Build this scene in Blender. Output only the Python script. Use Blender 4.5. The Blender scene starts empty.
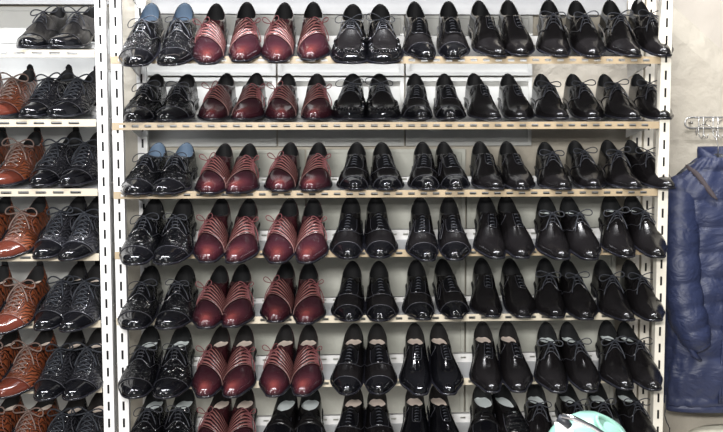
import bpy, math, random
import numpy as np
from mathutils import Matrix, Vector

scene = bpy.context.scene
COL = scene.collection
PI = math.pi
random.seed(7)

# ------------------------------------------------------------------ camera
def make_camera(pitch=5.3, yaw=3.0, roll=0.1, zc=1.55, D=3.3, F=1142.0):
    p, y, ro = (math.radians(a) for a in (pitch, yaw, roll))
    f = Vector((math.sin(y) * math.cos(p), math.cos(y) * math.cos(p), -math.sin(p)))
    r = Vector((math.cos(y), -math.sin(y), 0))
    u = r.cross(f)
    r2 = r * math.cos(ro) - u * math.sin(ro)
    u2 = r2.cross(f)
    cd = bpy.data.cameras.new('camera')
    cd.sensor_fit = 'HORIZONTAL'
    cd.sensor_width = 36.0
    cd.lens = 36.0 * F / 723.0
    cd.clip_start = 0.05
    co = bpy.data.objects.new('camera', cd)
    COL.objects.link(co)
    m = Matrix((r2, u2, -f)).transposed().to_4x4()
    m.translation = Vector((-D * math.tan(y), -D, zc))
    co.matrix_world = m
    scene.camera = co
make_camera()

# ------------------------------------------------------------------ world, lights, exposure
w = bpy.data.worlds.new('shop_air')
scene.world = w
w.use_nodes = True
w.node_tree.nodes['Background'].inputs[0].default_value = (0.86, 0.92, 1.0, 1)
w.node_tree.nodes['Background'].inputs[1].default_value = 0.24

def area(name, loc, size, size_y, power, color, rot=(0, 0, 0)):
    l = bpy.data.lights.new(name, 'AREA')
    l.shape = 'RECTANGLE'
    l.size, l.size_y, l.energy, l.color = size, size_y, power, color
    o = bpy.data.objects.new(name, l)
    o.location = loc
    o.rotation_euler = rot
    COL.objects.link(o)
    return o
# fluorescent tubes on the shop ceiling, in rows parallel to the rack; last entry is an added fill
for x, y, z, pw, wd, c in ((-0.8, -0.36, 3.15, 80, .05, (0.93, 0.95, 1.0)), (0.6, -0.36, 3.15, 66, .05, (0.98, 0.98, 1.0)),
                           (-0.9, -2.3, 3.1, 44, .09, (0.93, 0.96, 1.0)), (0.6, -2.3, 3.1, 22, .09, (1.0, 0.96, 0.90)),
                           (-0.6, -3.9, 2.05, 175, .2, (1.0, 0.985, 0.95))):  # added low frontal fill, brightens the back wall between the shelves
    area('ceiling_tube_light', (x, y, z), 1.25, wd, pw, c, (math.atan2(-y, 1.6) * .9, 0, 0))

scene.view_settings.view_transform = 'Standard'
scene.view_settings.look = 'None'
scene.view_settings.gamma = 1
scene.view_settings.use_curve_mapping = False
scene.view_settings.exposure = 0.0

# ------------------------------------------------------------------ materials
def material(name, color=(.5, .5, .5), rough=.5, metal=0.0, coat=0.0, spec=.5, build=None):
    m = bpy.data.materials.new(name)
    m.use_nodes = True
    nt = m.node_tree
    b = nt.nodes['Principled BSDF']
    b.inputs['Base Color'].default_value = (*color, 1)
    b.inputs['Roughness'].default_value = rough
    b.inputs['Metallic'].default_value = metal
    b.inputs['Coat Weight'].default_value = coat
    b.inputs['Coat Roughness'].default_value = 0.06
    b.inputs['Specular IOR Level'].default_value = spec
    if build:
        build(nt, b)
    return m

def N(nt, t, **kw):
    n = nt.nodes.new(t)
    for k, v in kw.items():
        if k in n.inputs.keys():
            n.inputs[k].default_value = v
        else:
            setattr(n, k, v)
    return n

def coords(nt, kind='Object', scale=(1, 1, 1), rot=(0, 0, 0)):
    tc = N(nt, 'ShaderNodeTexCoord')
    mp = N(nt, 'ShaderNodeMapping')
    mp.inputs['Scale'].default_value = scale
    mp.inputs['Rotation'].default_value = rot
    nt.links.new(tc.outputs[kind], mp.inputs['Vector'])
    return mp.outputs['Vector']

def ramp(nt, fac, stops):
    r = N(nt, 'ShaderNodeValToRGB')
    e = r.color_ramp.elements
    while len(e) < len(stops):
        e.new(0.5)
    for i, (p, c) in enumerate(stops):
        e[i].position = p
        e[i].color = (*c, 1) if len(c) == 3 else c
    nt.links.new(fac, r.inputs['Fac'])
    return r.outputs['Color']

def bump(nt, b, height, strength=.4, dist=.002, prev=None):
    n = N(nt, 'ShaderNodeBump')
    n.inputs['Strength'].default_value = strength
    n.inputs['Distance'].default_value = dist
    nt.links.new(height, n.inputs['Height'])
    if prev is not None:
        nt.links.new(prev, n.inputs['Normal'])
    nt.links.new(n.outputs['Normal'], b.inputs['Normal'])
    return n.outputs['Normal']

def leather_grain(strength=.15, scale=260):
    def f(nt, b):
        no = N(nt, 'ShaderNodeTexNoise')
        no.inputs['Scale'].default_value = scale
        no.inputs['Detail'].default_value = 3
        nt.links.new(coords(nt), no.inputs['Vector'])
        n1 = bump(nt, b, no.outputs['Fac'], strength, .0006)
        n2 = N(nt, 'ShaderNodeTexNoise')
        n2.inputs['Scale'].default_value = 22
        nt.links.new(coords(nt), n2.inputs['Vector'])
        bump(nt, b, n2.outputs['Fac'], .25, .004, n1)
    return f

def croc(nt, b):
    vo = N(nt, 'ShaderNodeTexVoronoi', feature='DISTANCE_TO_EDGE')
    vo.inputs['Scale'].default_value = 1
    nt.links.new(coords(nt, 'Object', (60, 150, 110)), vo.inputs['Vector'])
    c = ramp(nt, vo.outputs['Distance'], [(0, (0, 0, 0)), (.12, (1, 1, 1))])
    bump(nt, b, c, .8, .0015)

def swirl(dark, light, bs=.9):
    def f(nt, b):
        no = N(nt, 'ShaderNodeTexNoise')
        no.inputs['Scale'].default_value = 45
        no.inputs['Detail'].default_value = 1
        nt.links.new(coords(nt, 'Object'), no.inputs['Vector'])
        wv = N(nt, 'ShaderNodeTexWave')
        wv.inputs['Scale'].default_value = 62
        wv.inputs['Distortion'].default_value = 9
        wv.inputs['Detail'].default_value = 1.5
        wv.inputs['Detail Scale'].default_value = 1.1
        nt.links.new(coords(nt, 'Object', (1, .6, .7), (0, 0, .6)), wv.inputs['Vector'])
        c = ramp(nt, wv.outputs['Fac'], [(.12, dark), (.4, light)])
        nt.links.new(c, b.inputs['Base Color'])
        bump(nt, b, wv.outputs['Fac'], bs, .002)
    return f

def woven(nt, b):
    wv = N(nt, 'ShaderNodeTexWave', bands_direction='Y')
    wv.inputs['Scale'].default_value = 9.5
    wv.inputs['Distortion'].default_value = .6
    wv.inputs['Detail'].default_value = 0
    nt.links.new(coords(nt, 'UV', (1, 1, 1), (0, 0, -.22)), wv.inputs['Vector'])
    c = ramp(nt, wv.outputs['Fac'], [(.25, (.012, .004, .006)), (.55, (.11, .036, .036)), (.9, (.21, .088, .080))])
    nt.links.new(c, b.inputs['Base Color'])
    bump(nt, b, wv.outputs['Fac'], .7, .0022)

def burnished(nt, b):
    # two-tone antiqued leather: dye is red over the toe, near black at the welt and instep
    g = N(nt, 'ShaderNodeTexGradient', gradient_type='SPHERICAL')
    tc = N(nt, 'ShaderNodeTexCoord')
    mp = N(nt, 'ShaderNodeMapping')
    mp.inputs['Location'].default_value = (-.5 * 1.9, -.085 * 4.3, 0)
    mp.inputs['Scale'].default_value = (1.9, 4.3, 1)
    nt.links.new(tc.outputs['UV'], mp.inputs['Vector'])
    nt.links.new(mp.outputs['Vector'], g.inputs['Vector'])
    c = ramp(nt, g.outputs['Fac'], [(0, (.020, .006, .009)), (.4, (.036, .009, .013)), (.68, (.058, .013, .014)), (1, (.115, .026, .024))])
    nt.links.new(c, b.inputs['Base Color'])
    leather_grain(.1)(nt, b)

def lattice(nt, b):
    ch = N(nt, 'ShaderNodeTexBrick')
    ch.inputs['Scale'].default_value = 70
    ch.inputs['Mortar Size'].default_value = .08
    nt.links.new(coords(nt, 'Object', (1, 1, 1), (.5, 0, .8)), ch.inputs['Vector'])
    bump(nt, b, ch.outputs['Fac'], .9, .0015)

def plaster(c1, c2, bs=.5, crack=True):
    def f(nt, b):
        v = coords(nt)
        no = N(nt, 'ShaderNodeTexNoise')
        no.inputs['Scale'].default_value = 3.0
        no.inputs['Detail'].default_value = 6
        nt.links.new(v, no.inputs['Vector'])
        c = ramp(nt, no.outputs['Fac'], [(.3, c1), (.7, c2)])
        if crack:
            n2 = N(nt, 'ShaderNodeTexNoise')
            n2.inputs['Scale'].default_value = 2.2
            n2.inputs['Detail'].default_value = 4
            nt.links.new(v, n2.inputs['Vector'])
            mx = N(nt, 'ShaderNodeMix', data_type='RGBA')
            mx.inputs[0].default_value = .35
            nt.links.new(v, mx.inputs[6])
            nt.links.new(n2.outputs['Color'], mx.inputs[7])
            vo = N(nt, 'ShaderNodeTexVoronoi', feature='DISTANCE_TO_EDGE')
            vo.inputs['Scale'].default_value = 3.4
            nt.links.new(mx.outputs[2], vo.inputs['Vector'])
            k = ramp(nt, vo.outputs['Distance'], [(0, (.30, .27, .23)), (.0025, (1, 1, 1))])
            mm = N(nt, 'ShaderNodeMix', data_type='RGBA', blend_type='MULTIPLY')
            n3 = N(nt, 'ShaderNodeTexNoise')
            n3.inputs['Scale'].default_value = 1.7
            nt.links.new(v, n3.inputs['Vector'])
            g = ramp(nt, n3.outputs['Fac'], [(.57, (0, 0, 0)), (.66, (1, 1, 1))])
            nt.links.new(g, mm.inputs[0])
            nt.links.new(c, mm.inputs[6])
            nt.links.new(k, mm.inputs[7])
            c = mm.outputs[2]
        nt.links.new(c, b.inputs['Base Color'])
        n4 = N(nt, 'ShaderNodeTexNoise')
        n4.inputs['Scale'].default_value = 14
        n4.inputs['Detail'].default_value = 6
        nt.links.new(v, n4.inputs['Vector'])
        bump(nt, b, n4.outputs['Fac'], bs, .012)
    return f

def paint_wear(c, rough=.4):
    def f(nt, b):
        no = N(nt, 'ShaderNodeTexNoise')
        no.inputs['Scale'].default_value = 9
        no.inputs['Detail'].default_value = 5
        nt.links.new(coords(nt), no.inputs['Vector'])
        cc = ramp(nt, no.outputs['Fac'], [(.3, tuple(k * .86 for k in c)), (.65, c)])
        nt.links.new(cc, b.inputs['Base Color'])
    return f

def wrinkled(nt, b):
    no = N(nt, 'ShaderNodeTexNoise')
    no.inputs['Scale'].default_value = 9
    no.inputs['Detail'].default_value = 4
    no.inputs['Distortion'].default_value = .7
    nt.links.new(coords(nt, 'Object', (1, 1, 1.8)), no.inputs['Vector'])
    bump(nt, b, no.outputs['Fac'], .55, .03)

M = {}
BLK = (.0032, .0032, .0042)
M['patent'] = material('black_patent_leather', BLK, .09, coat=.0, build=leather_grain(.08))
M['leather'] = material('black_polished_leather', (.0055, .0048, .0052), .19, coat=.0, spec=.42, build=leather_grain(.08))
M['croc'] = material('black_embossed_leather', BLK, .14, coat=0, build=croc)
M['lattice'] = material('black_lattice_leather', (.014, .013, .014), .38, coat=0, build=lattice)
M['swirl_black'] = material('black_engraved_leather', BLK, .16, coat=.1, build=swirl((.004, .004, .005), (.018, .018, .022)))
M['swirl_brown'] = material('brown_engraved_leather', (.3, .1, .04), .32, coat=.35, build=swirl((.010, .004, .003), (.17, .045, .018)))
M['brown_cap'] = material('brown_antiqued_leather', (.085, .020, .012), .15, coat=.1, build=leather_grain(.1))
M['burnished'] = material('burgundy_burnished_leather', (.1, .02, .02), .17, coat=.0, build=burnished)
M['woven'] = material('burgundy_woven_leather', (.2, .07, .07), .25, coat=0, build=woven)
M['burgundy'] = material('dark_burgundy_leather', (.035, .009, .012), .24, coat=0, build=leather_grain())
M['lining'] = material('black_lining', (.006, .006, .007), .7)
M['lining_blue'] = material('blue_grey_lining', (.16, .23, .33), .55)
M['insole_dark'] = material('dark_insole', (.02, .02, .024), .6)
M['insole_cream'] = material('cream_insole', (.78, .66, .58), .5)
M['insole_white'] = material('pale_insole', (.72, .78, .78), .45)
M['lace_black'] = material('black_waxed_lace', (.030, .033, .043), .5)
M['lace_grey'] = material('grey_flat_lace', (.018, .021, .029), .65)
M['lace_taupe'] = material('taupe_flat_lace', (.15, .10, .085), .65)
M['lace_burgundy'] = material('burgundy_waxed_lace', (.17, .050, .055), .5)
M['stitch'] = material('grey_thread', (.045, .045, .055), .35, coat=0)
M['stitch_tan'] = material('tan_thread', (.17, .085, .075), .4)
M['eyelet'] = material('nickel_eyelet', (.7, .7, .72), .25, metal=1)
M['sole'] = material('black_sole_edge', (.010, .010, .014), .2, coat=0)
M['sole_dark'] = material('dark_rubber', (.012, .012, .013), .5)  # rubber heels; also paints shade inside the uprights
M['steel_white'] = material('white_painted_steel', (.80, .79, .78), .38, build=paint_wear((.82, .81, .80)))
M['steel_tray'] = material('grey_painted_steel', (.5, .5, .5), .3, build=paint_wear((.50, .51, .53)))
M['steel_dark'] = material('dark_grey_steel', (.25, .25, .25), .5, build=paint_wear((.27, .27, .27)))
M['lip_tan'] = material('beige_painted_steel', (.6, .5, .36), .42, build=paint_wear((.37, .285, .18)))
M['lip_cream'] = material('cream_painted_steel', (.75, .7, .6), .42, build=paint_wear((.52, .46, .36)))
M['steel_cream'] = material('ivory_painted_steel', (.8, .75, .65), .4, build=paint_wear((.82, .77, .67)))
M['wall'] = material('plaster_wall', (.6, .6, .55), .8, build=plaster((.36, .325, .27), (.46, .425, .36), .9))
M['wall_up'] = material('smooth_plaster', (.6, .57, .5), .75, build=plaster((.38, .345, .30), (.44, .40, .35), .3, False))
M['panel'] = material('pale_panel', (.66, .68, .67), .5, build=paint_wear((.49, .49, .47)))
M['board'] = material('grey_green_board', (.6, .6, .55), .6, build=plaster((.37, .375, .33), (.54, .54, .49), .6, False))
M['floor'] = material('shop_floor', (.35, .33, .3), .4, build=paint_wear((.30, .28, .26)))
M['ceil'] = material('ceiling_paint', (.25, .25, .25), .8, build=paint_wear((.12, .12, .12)))
M['jacket'] = material('navy_nylon', (.020, .028, .074), .5, build=wrinkled)
M['patch'] = material('brown_suede', (.060, .047, .052), .8, build=leather_grain(.4, 400))
M['wire'] = material('chromed_wire', (.62, .62, .62), .3, metal=.9)
M['wire_dark'] = material('grey_wire', (.30, .29, .28), .35, metal=.8)
M['hanger'] = material('black_hanger_plastic', (.035, .037, .045), .4)
M['mint'] = material('mint_plastic', (.42, .74, .62), .28, coat=.5, build=paint_wear((.30, .56, .46)))
M['mint_dark'] = material('dark_mint_plastic', (.16, .30, .24), .4)  # darker mint, shade of the opening put into the colour
M['white_gloss'] = material('white_gloss_plastic', (.88, .88, .86), .2, coat=.6, build=paint_wear((.9, .9, .88)))
M['chrome'] = material('chrome_metal', (.75, .74, .76), .12, metal=1)
M['cream_cloth'] = material('cream_cloth', (.80, .76, .62), .85, build=wrinkled)
M['cable'] = material('black_cable', (.02, .02, .02), .5)

# ------------------------------------------------------------------ mesh helpers
class MB:
    def __init__(self):
        self.v, self.f, self.uv = [], [], []
    def add(self, verts, faces, uvs=None):
        o = len(self.v)
        self.v += [tuple(map(float, p)) for p in verts]
        self.uv += [tuple(map(float, p)) for p in uvs] if uvs is not None else [(0, 0)] * len(verts)
        self.f += [tuple(i + o for i in f) for f in faces]
        return self
    def box(self, x0, x1, y0, y1, z0, z1):
        v = [(x, y, z) for x in (x0, x1) for y in (y0, y1) for z in (z0, z1)]
        return self.add(v, [(0, 1, 3, 2), (4, 6, 7, 5), (0, 4, 5, 1), (2, 3, 7, 6), (0, 2, 6, 4), (1, 5, 7, 3)])
    def grid(self, pts, uvs=None, flip=False, closed=False):
        # pts: array (n, m, 3)
        n, m = len(pts), len(pts[0])
        vs = [p for row in pts for p in row]
        us = [p for row in uvs for p in row] if uvs is not None else None
        fs = []
        for i in range(n - 1):
            for j in range(m if closed else m - 1):
                k = (j + 1) % m
                q = (i * m + j, i * m + k, (i + 1) * m + k, (i + 1) * m + j)
                fs.append(q[::-1] if flip else q)
        return self.add(vs, fs, us)
    def tube(self, path, r, n=6, closed=False, flat=1.0):
        P = [Vector(p) for p in path]
        k = len(P)
        rr = r if hasattr(r, '__len__') else [r] * k
        T = []
        for i in range(k):
            if closed:
                t = P[(i + 1) % k] - P[i - 1]
            else:
                t = P[min(i + 1, k - 1)] - P[max(i - 1, 0)]
            T.append(t.normalized() if t.length > 1e-9 else Vector((0, 0, 1)))
        up = Vector((0, 0, 1)) if abs(T[0].z) < .9 else Vector((0, 1, 0))
        a = T[0].cross(up).normalized()
        rings = []
        for i in range(k):
            a = (a - T[i] * a.dot(T[i]))
            a = a.normalized() if a.length > 1e-6 else T[i].orthogonal().normalized()
            b = T[i].cross(a)
            rings.append([P[i] + (a * math.cos(2 * PI * j / n) * flat + b * math.sin(2 * PI * j / n)) * rr[i] for j in range(n)])
        if closed:
            rings.append(rings[0])
        o = len(self.v)
        self.grid(rings, closed=True)
        if not closed:
            self.f.append(tuple(o + j for j in range(n))[::-1])
            self.f.append(tuple(o + (k - 1) * n + j for j in range(n)))
        return self
    def build(self, name, mat, parent=None, smooth=True, kind=None, merge=False, bevel=0):
        me = bpy.data.meshes.new(name)
        me.from_pydata(self.v, [], self.f)
        me.update()
        ul = me.uv_layers.new(name='UVMap')
        arr = np.array(self.uv, dtype=np.float32)
        idx = np.empty(len(me.loops), dtype=np.int32)
        me.loops.foreach_get('vertex_index', idx)
        ul.data.foreach_set('uv', arr[idx].ravel())
        if merge:
            import bmesh
            bm = bmesh.new()
            bm.from_mesh(me)
            bmesh.ops.remove_doubles(bm, verts=bm.verts, dist=1e-5)
            bmesh.ops.recalc_face_normals(bm, faces=bm.faces)
            bm.to_mesh(me)
            bm.free()
        if smooth:
            me.polygons.foreach_set('use_smooth', [True] * len(me.polygons))
        me.materials.append(mat)
        o = bpy.data.objects.new(name, me)
        COL.objects.link(o)
        if parent is not None:
            o.parent = parent
        if kind:
            o['kind'] = kind
        if bevel:
            bv = o.modifiers.new('bevel', 'BEVEL')
            bv.width = bevel
            bv.segments = 2
        return o

def tag(o, label, cat, group=None):
    o['label'] = label
    o['category'] = cat
    if group:
        o['group'] = group
    return o

def thing(name, loc, label, cat, group=None, rz=0):
    o = bpy.data.objects.new(name, None)
    COL.objects.link(o)
    o.location = loc
    o.rotation_euler = (0, 0, rz)
    o.empty_display_size = .05
    return tag(o, label, cat, group)

# ------------------------------------------------------------------ structure
b = MB(); b.box(-3.2, 3.2, -4.6, .5, -.1, 0); b.build('floor', M['floor'], smooth=False, kind='structure')
b = MB(); b.box(-3.2, 3.2, -4.6, .5, 3.3, 3.4); b.build('ceiling', M['ceil'], smooth=False, kind='structure')

def ridge_z(x):
    return 1.800 - (x - 1.035) * .844
# back wall: rough lower plaster coat ends in a slanting ridge, smooth recessed coat above it
b = MB(); b.box(-3.2, 3.2, .44, .5, 0, 3.3); b.build('wall_back', M['wall_up'], smooth=False, kind='structure')
b = MB()
xr = -0.03
b.add([(-3.2, .40, 0), (-.03, .40, 0), (-.03, .40, 2.7), (-3.2, .40, 2.7)], [(0, 1, 2, 3)])
b.add([(-.03, .40, 0), (3.1, .40, 0), (3.1, .40, ridge_z(3.1)), (-.03, .40, 2.7)], [(0, 1, 2, 3)])
n = 40
A = []
for i in range(n + 1):
    t = i / n
    x = 3.1 + (-.03 - 3.1) * t
    z = ridge_z(x)
    wob = .004 * math.sin(i * 1.7) + .003 * math.sin(i * 4.1)
    A.append([(x, .40, z), (x + .008, .403, z + .014 + wob * .5), (x + .022, .418, z + .038 + wob), (x + .04, .4405, z + .066 + wob)])
b.grid(A)
b.build('wall_plaster', M['wall'], smooth=True, kind='structure')

# pale steel back panels behind the upper left of the main rack and behind the side rack
def back_panel(x0, x1, z0, z1, label, mat=None):
    mat = mat or M['panel']
    t = thing('back_panel', ((x0 + x1) / 2, .385, z0), label, 'panel')
    W2 = (x1 - x0) / 2 - .003
    H = z1 - z0 - .006
    q = MB(); q.box(-W2, W2, 0, .012, 0, H); q.build('sheet', mat, t, False)
    q = MB()
    for xa, xb, za, zb in ((-W2, W2, 0, .012), (-W2, W2, H - .012, H), (-W2, -W2 + .012, .012, H - .012), (W2 - .012, W2, .012, H - .012)):
        q.box(xa, xb, -.008, 0, za, zb)
    q.build('folded_edge', mat, t, False)
xs = [-.68, -.25, .16, .575]
zs = [1.435, 1.66, 1.86]
nm = ['left', 'middle', 'right']
lv = ['behind the second shelf of shoes', 'behind the top shelf of shoes']
for i in range(3):
    for j in range(2):
        back_panel(xs[i], xs[i + 1], zs[j], zs[j + 1], 'pale grey back panel, %s one %s' % (nm[i], lv[j]))
for i, (a, c) in enumerate(((-.68, -.16), (-.16, .36), (.36, .86))):
    back_panel(a, c, .30, 1.29 if i == 2 else 1.43, 'grey green board behind the lower shelves of main rack, %s one' % nm[i], M['board'])
back_panel(-1.50, -.76, .45, 1.88, 'tall pale sheet metal back panel behind the narrow left rack')

# ------------------------------------------------------------------ slotted steel
def slotted_plate(mb, L, Wd, pitch, sl, sw, t, axis, start=0.02, short=0):
    """plate along axis ('z' or 'x'), thickness t in y, real rectangular holes along its middle"""
    cuts = []
    p = start
    while p + sl < L - .004:
        cuts.append((p, p + sl))
        p += pitch
    segs = []
    prev = 0
    for a, c in cuts:
        segs.append((prev, a, True))
        segs.append((a, c, False))
        prev = c
    segs.append((prev, L, True))
    for a, c, solid in segs:
        bands = [(-Wd / 2, Wd / 2)] if solid else [(-Wd / 2, -sw / 2), (sw / 2, Wd / 2)]
        for u0, u1 in bands:
            if axis == 'z':
                mb.box(u0, u1, 0, t, a, c)
            else:
                mb.box(a, c, 0, t, u0, u1)

def upright(x, y, z0, z1, mat, label, Wd=.030, depth=.032):
    t = thing('slotted_upright', (x, y, z0), label, 'upright', None)
    q = MB(); slotted_plate(q, z1 - z0, Wd, .0505, .027, .0065, .0018, 'z'); q.build('slotted_face', mat, t, False)
    q = MB()
    q.box(-Wd / 2, -Wd / 2 + .002, .0018, depth, 0, z1 - z0)
    q.box(Wd / 2 - .002, Wd / 2, .0018, depth, 0, z1 - z0)
    q.build('side_flange', mat, t, False)
    q = MB(); q.box(-Wd / 2 + .002, Wd / 2 - .002, depth - .002, depth, 0, z1 - z0)
    q.build('rear_web', M['sole_dark'], t, False)  # black web puts the shade behind the slots into the colour
    q = MB(); q.box(-Wd / 2 - .006, Wd / 2 + .006, -.006, depth + .006, 0, .004)
    q.build('foot_plate', mat, t, False)
    return t

upright(-.697, .004, 0, 2.25, M['steel_white'], 'white slotted steel upright closing the left end of the main rack')
upright(-.740, .004, 0, 2.25, M['steel_white'], 'white slotted steel upright closing the right side of the left rack')
upright(.890, .004, 0, 2.25, M['steel_cream'], 'ivory slotted front upright of the main rack, beside the navy jacket')
upright(-.668, .30, 0, 2.25, M['steel_white'], 'white slotted rear upright in shadow at the left end of the main rack')
upright(.897, .30, 0, 2.25, M['steel_cream'], 'ivory slotted rear upright at the right end of main rack, inner one')
upright(.934, .30, 0, 2.25, M['steel_cream'], 'ivory slotted rear upright at the right end of main rack, outer one')
upright(-1.56, .004, 0, 2.25, M['steel_white'], 'white slotted steel upright at the far left of the left rack')

def shelf(x0, x1, zl, Yf, hf, lip_mat, label, x0s=None, x1s=None):
    """tray: perforated front lip (slots centred on zl), sheet, raised perforated back rail"""
    x0s = x0 if x0s is None else x0s
    x1s = x1 if x1s is None else x1s
    t = thing('shelf', (x0, 0, zl), label, 'shelf', 'perforated steel shelves')
    L = x1 - x0
    q = MB(); slotted_plate(q, L, .021, .036 if x0 > -1 else .049, .019 if x0 > -1 else .030, .0075, .0018, 'x')
    for i in range(len(q.v)):
        v = q.v[i]; q.v[i] = (v[0], v[1] - .0018, v[2] - .001)
    q.build('front_lip', lip_mat, t, False)
    a, c = x0s - x0, x1s - x0
    zt = .008
    q = MB()
    q.box(a, c, .002, .010, zt - .002, zt)                 # rolled top of the lip
    q.add([(a, .010, zt - .006), (c, .010, zt - .006), (c, Yf, .020), (a, Yf, .020), (a, .010, zt - .009), (c, .010, zt - .009), (c, Yf, .017), (a, Yf, .017)],
          [(0, 1, 2, 3), (7, 6, 5, 4), (0, 3, 7, 4), (1, 5, 6, 2), (4, 5, 1, 0), (3, 2, 6, 7)])
    q.build('tray', M['steel_tray'], t, False)
    q = MB(); slotted_plate(q, c - a, max(.012, hf - .020), .036, .016, .0055, .002, 'x')
    zc = (.020 + hf) / 2
    q.v = [(v[0] + a, v[1] + Yf, v[2] + zc) for v in q.v]
    q.box(a, c, Yf, Yf + .012, hf - .0015, hf)
    q.build('back_rail', M['steel_white'], t, False)
    for xx in (a + .002, c - .005):
        q = MB()
        q.add([(xx, .036, -.004), (xx, .31, -.045), (xx, .31, .012), (xx, .036, .002),
               (xx + .003, .036, -.004), (xx + .003, .31, -.045), (xx + .003, .31, .012), (xx + .003, .036, .002)],
              [(0, 1, 2, 3), (7, 6, 5, 4), (0, 4, 5, 1), (1, 5, 6, 2), (2, 6, 7, 3), (3, 7, 4, 0)])
        q.build('bracket', M['steel_white'], t, False)
    return t
ZM = {1: 1.694, 2: 1.506, 3: 1.309, 4: 1.135, 5: .942, 6: .751, 7: .56}
ZS = {1: 1.712, 2: 1.516, 3: 1.318, 4: 1.131, 5: .936, 6: .744, 7: .55}
YF = {1: .215, 2: .22, 3: .21, 4: .165, 5: .165, 6: .165, 7: .165}
TM = {1: 19.6, 2: 9.8, 3: 8.1, 4: 15.2, 5: 10.1, 6: 14.0, 7: 14.4}
TS = {1: 8.9, 2: 10.2, 3: 12.5, 4: 14.0, 5: 14.2, 6: 13.9, 7: 13.9}
ORD = {1: 'top', 2: 'second', 3: 'third', 4: 'fourth', 5: 'fifth', 6: 'sixth', 7: 'lowest'}
for r in range(1, 8):
    shelf(-.712, .872, ZM[r], YF[r], .009 + math.tan(math.radians(TM[r])) * YF[r] - .002, M['lip_tan'] if r < 5 else M['lip_cream'],
          '%s perforated steel shelf of the wide main rack' % ORD[r], -.676, .868)
    shelf(-1.54, -.757, ZS[r], .20, .009 + math.tan(math.radians(TS[r])) * .20 - .002, M['lip_cream'],
          '%s perforated steel shelf of the narrow left rack' % ORD[r])
def stripe(x0, x1, z, label):  # even grey stripe along the wall above the top row
    t = thing('wall_channel', (x0, 0, z), label, 'steel channel')
    q = MB(); q.box(0, x1 - x0, .345, .350, 0, .07); q.build('web', M['steel_dark'], t, False)
    q = MB(); q.box(0, x1 - x0, .350, .383, 0, .004); q.box(0, x1 - x0, .350, .383, .066, .07); q.build('flange', M['steel_dark'], t, False)
stripe(-.64, .868, 1.852, 'grey steel channel above the top row, main rack')
stripe(-1.54, -.757, 1.880, 'grey steel channel above the top row, left rack')
shelf(-.712, .872, 1.905, .20, .03, M['lip_tan'], 'empty shelf above the top row of shoes, main rack', -.676, .868)
shelf(-1.54, -.757, 1.925, .20, .03, M['lip_cream'], 'empty shelf above the top row of shoes, left rack')

# ------------------------------------------------------------------ shoes
# local frame: toe tip at the origin, heel towards +y, sole on z = 0
def interp(x, xs, ys):
    """smooth monotone-ish cubic (finite-difference Hermite)"""
    x = np.asarray(x, float)
    xs = np.asarray(xs, float); ys = np.asarray(ys, float)
    m = np.gradient(ys, xs)
    i = np.clip(np.searchsorted(xs, x) - 1, 0, len(xs) - 2)
    h = xs[i + 1] - xs[i]
    t = np.clip((x - xs[i]) / h, 0, 1)
    return ((2 * t**3 - 3 * t**2 + 1) * ys[i] + (t**3 - 2 * t**2 + t) * h * m[i]
            + (-2 * t**3 + 3 * t**2) * ys[i + 1] + (t**3 - t**2) * h * m[i + 1])

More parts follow.
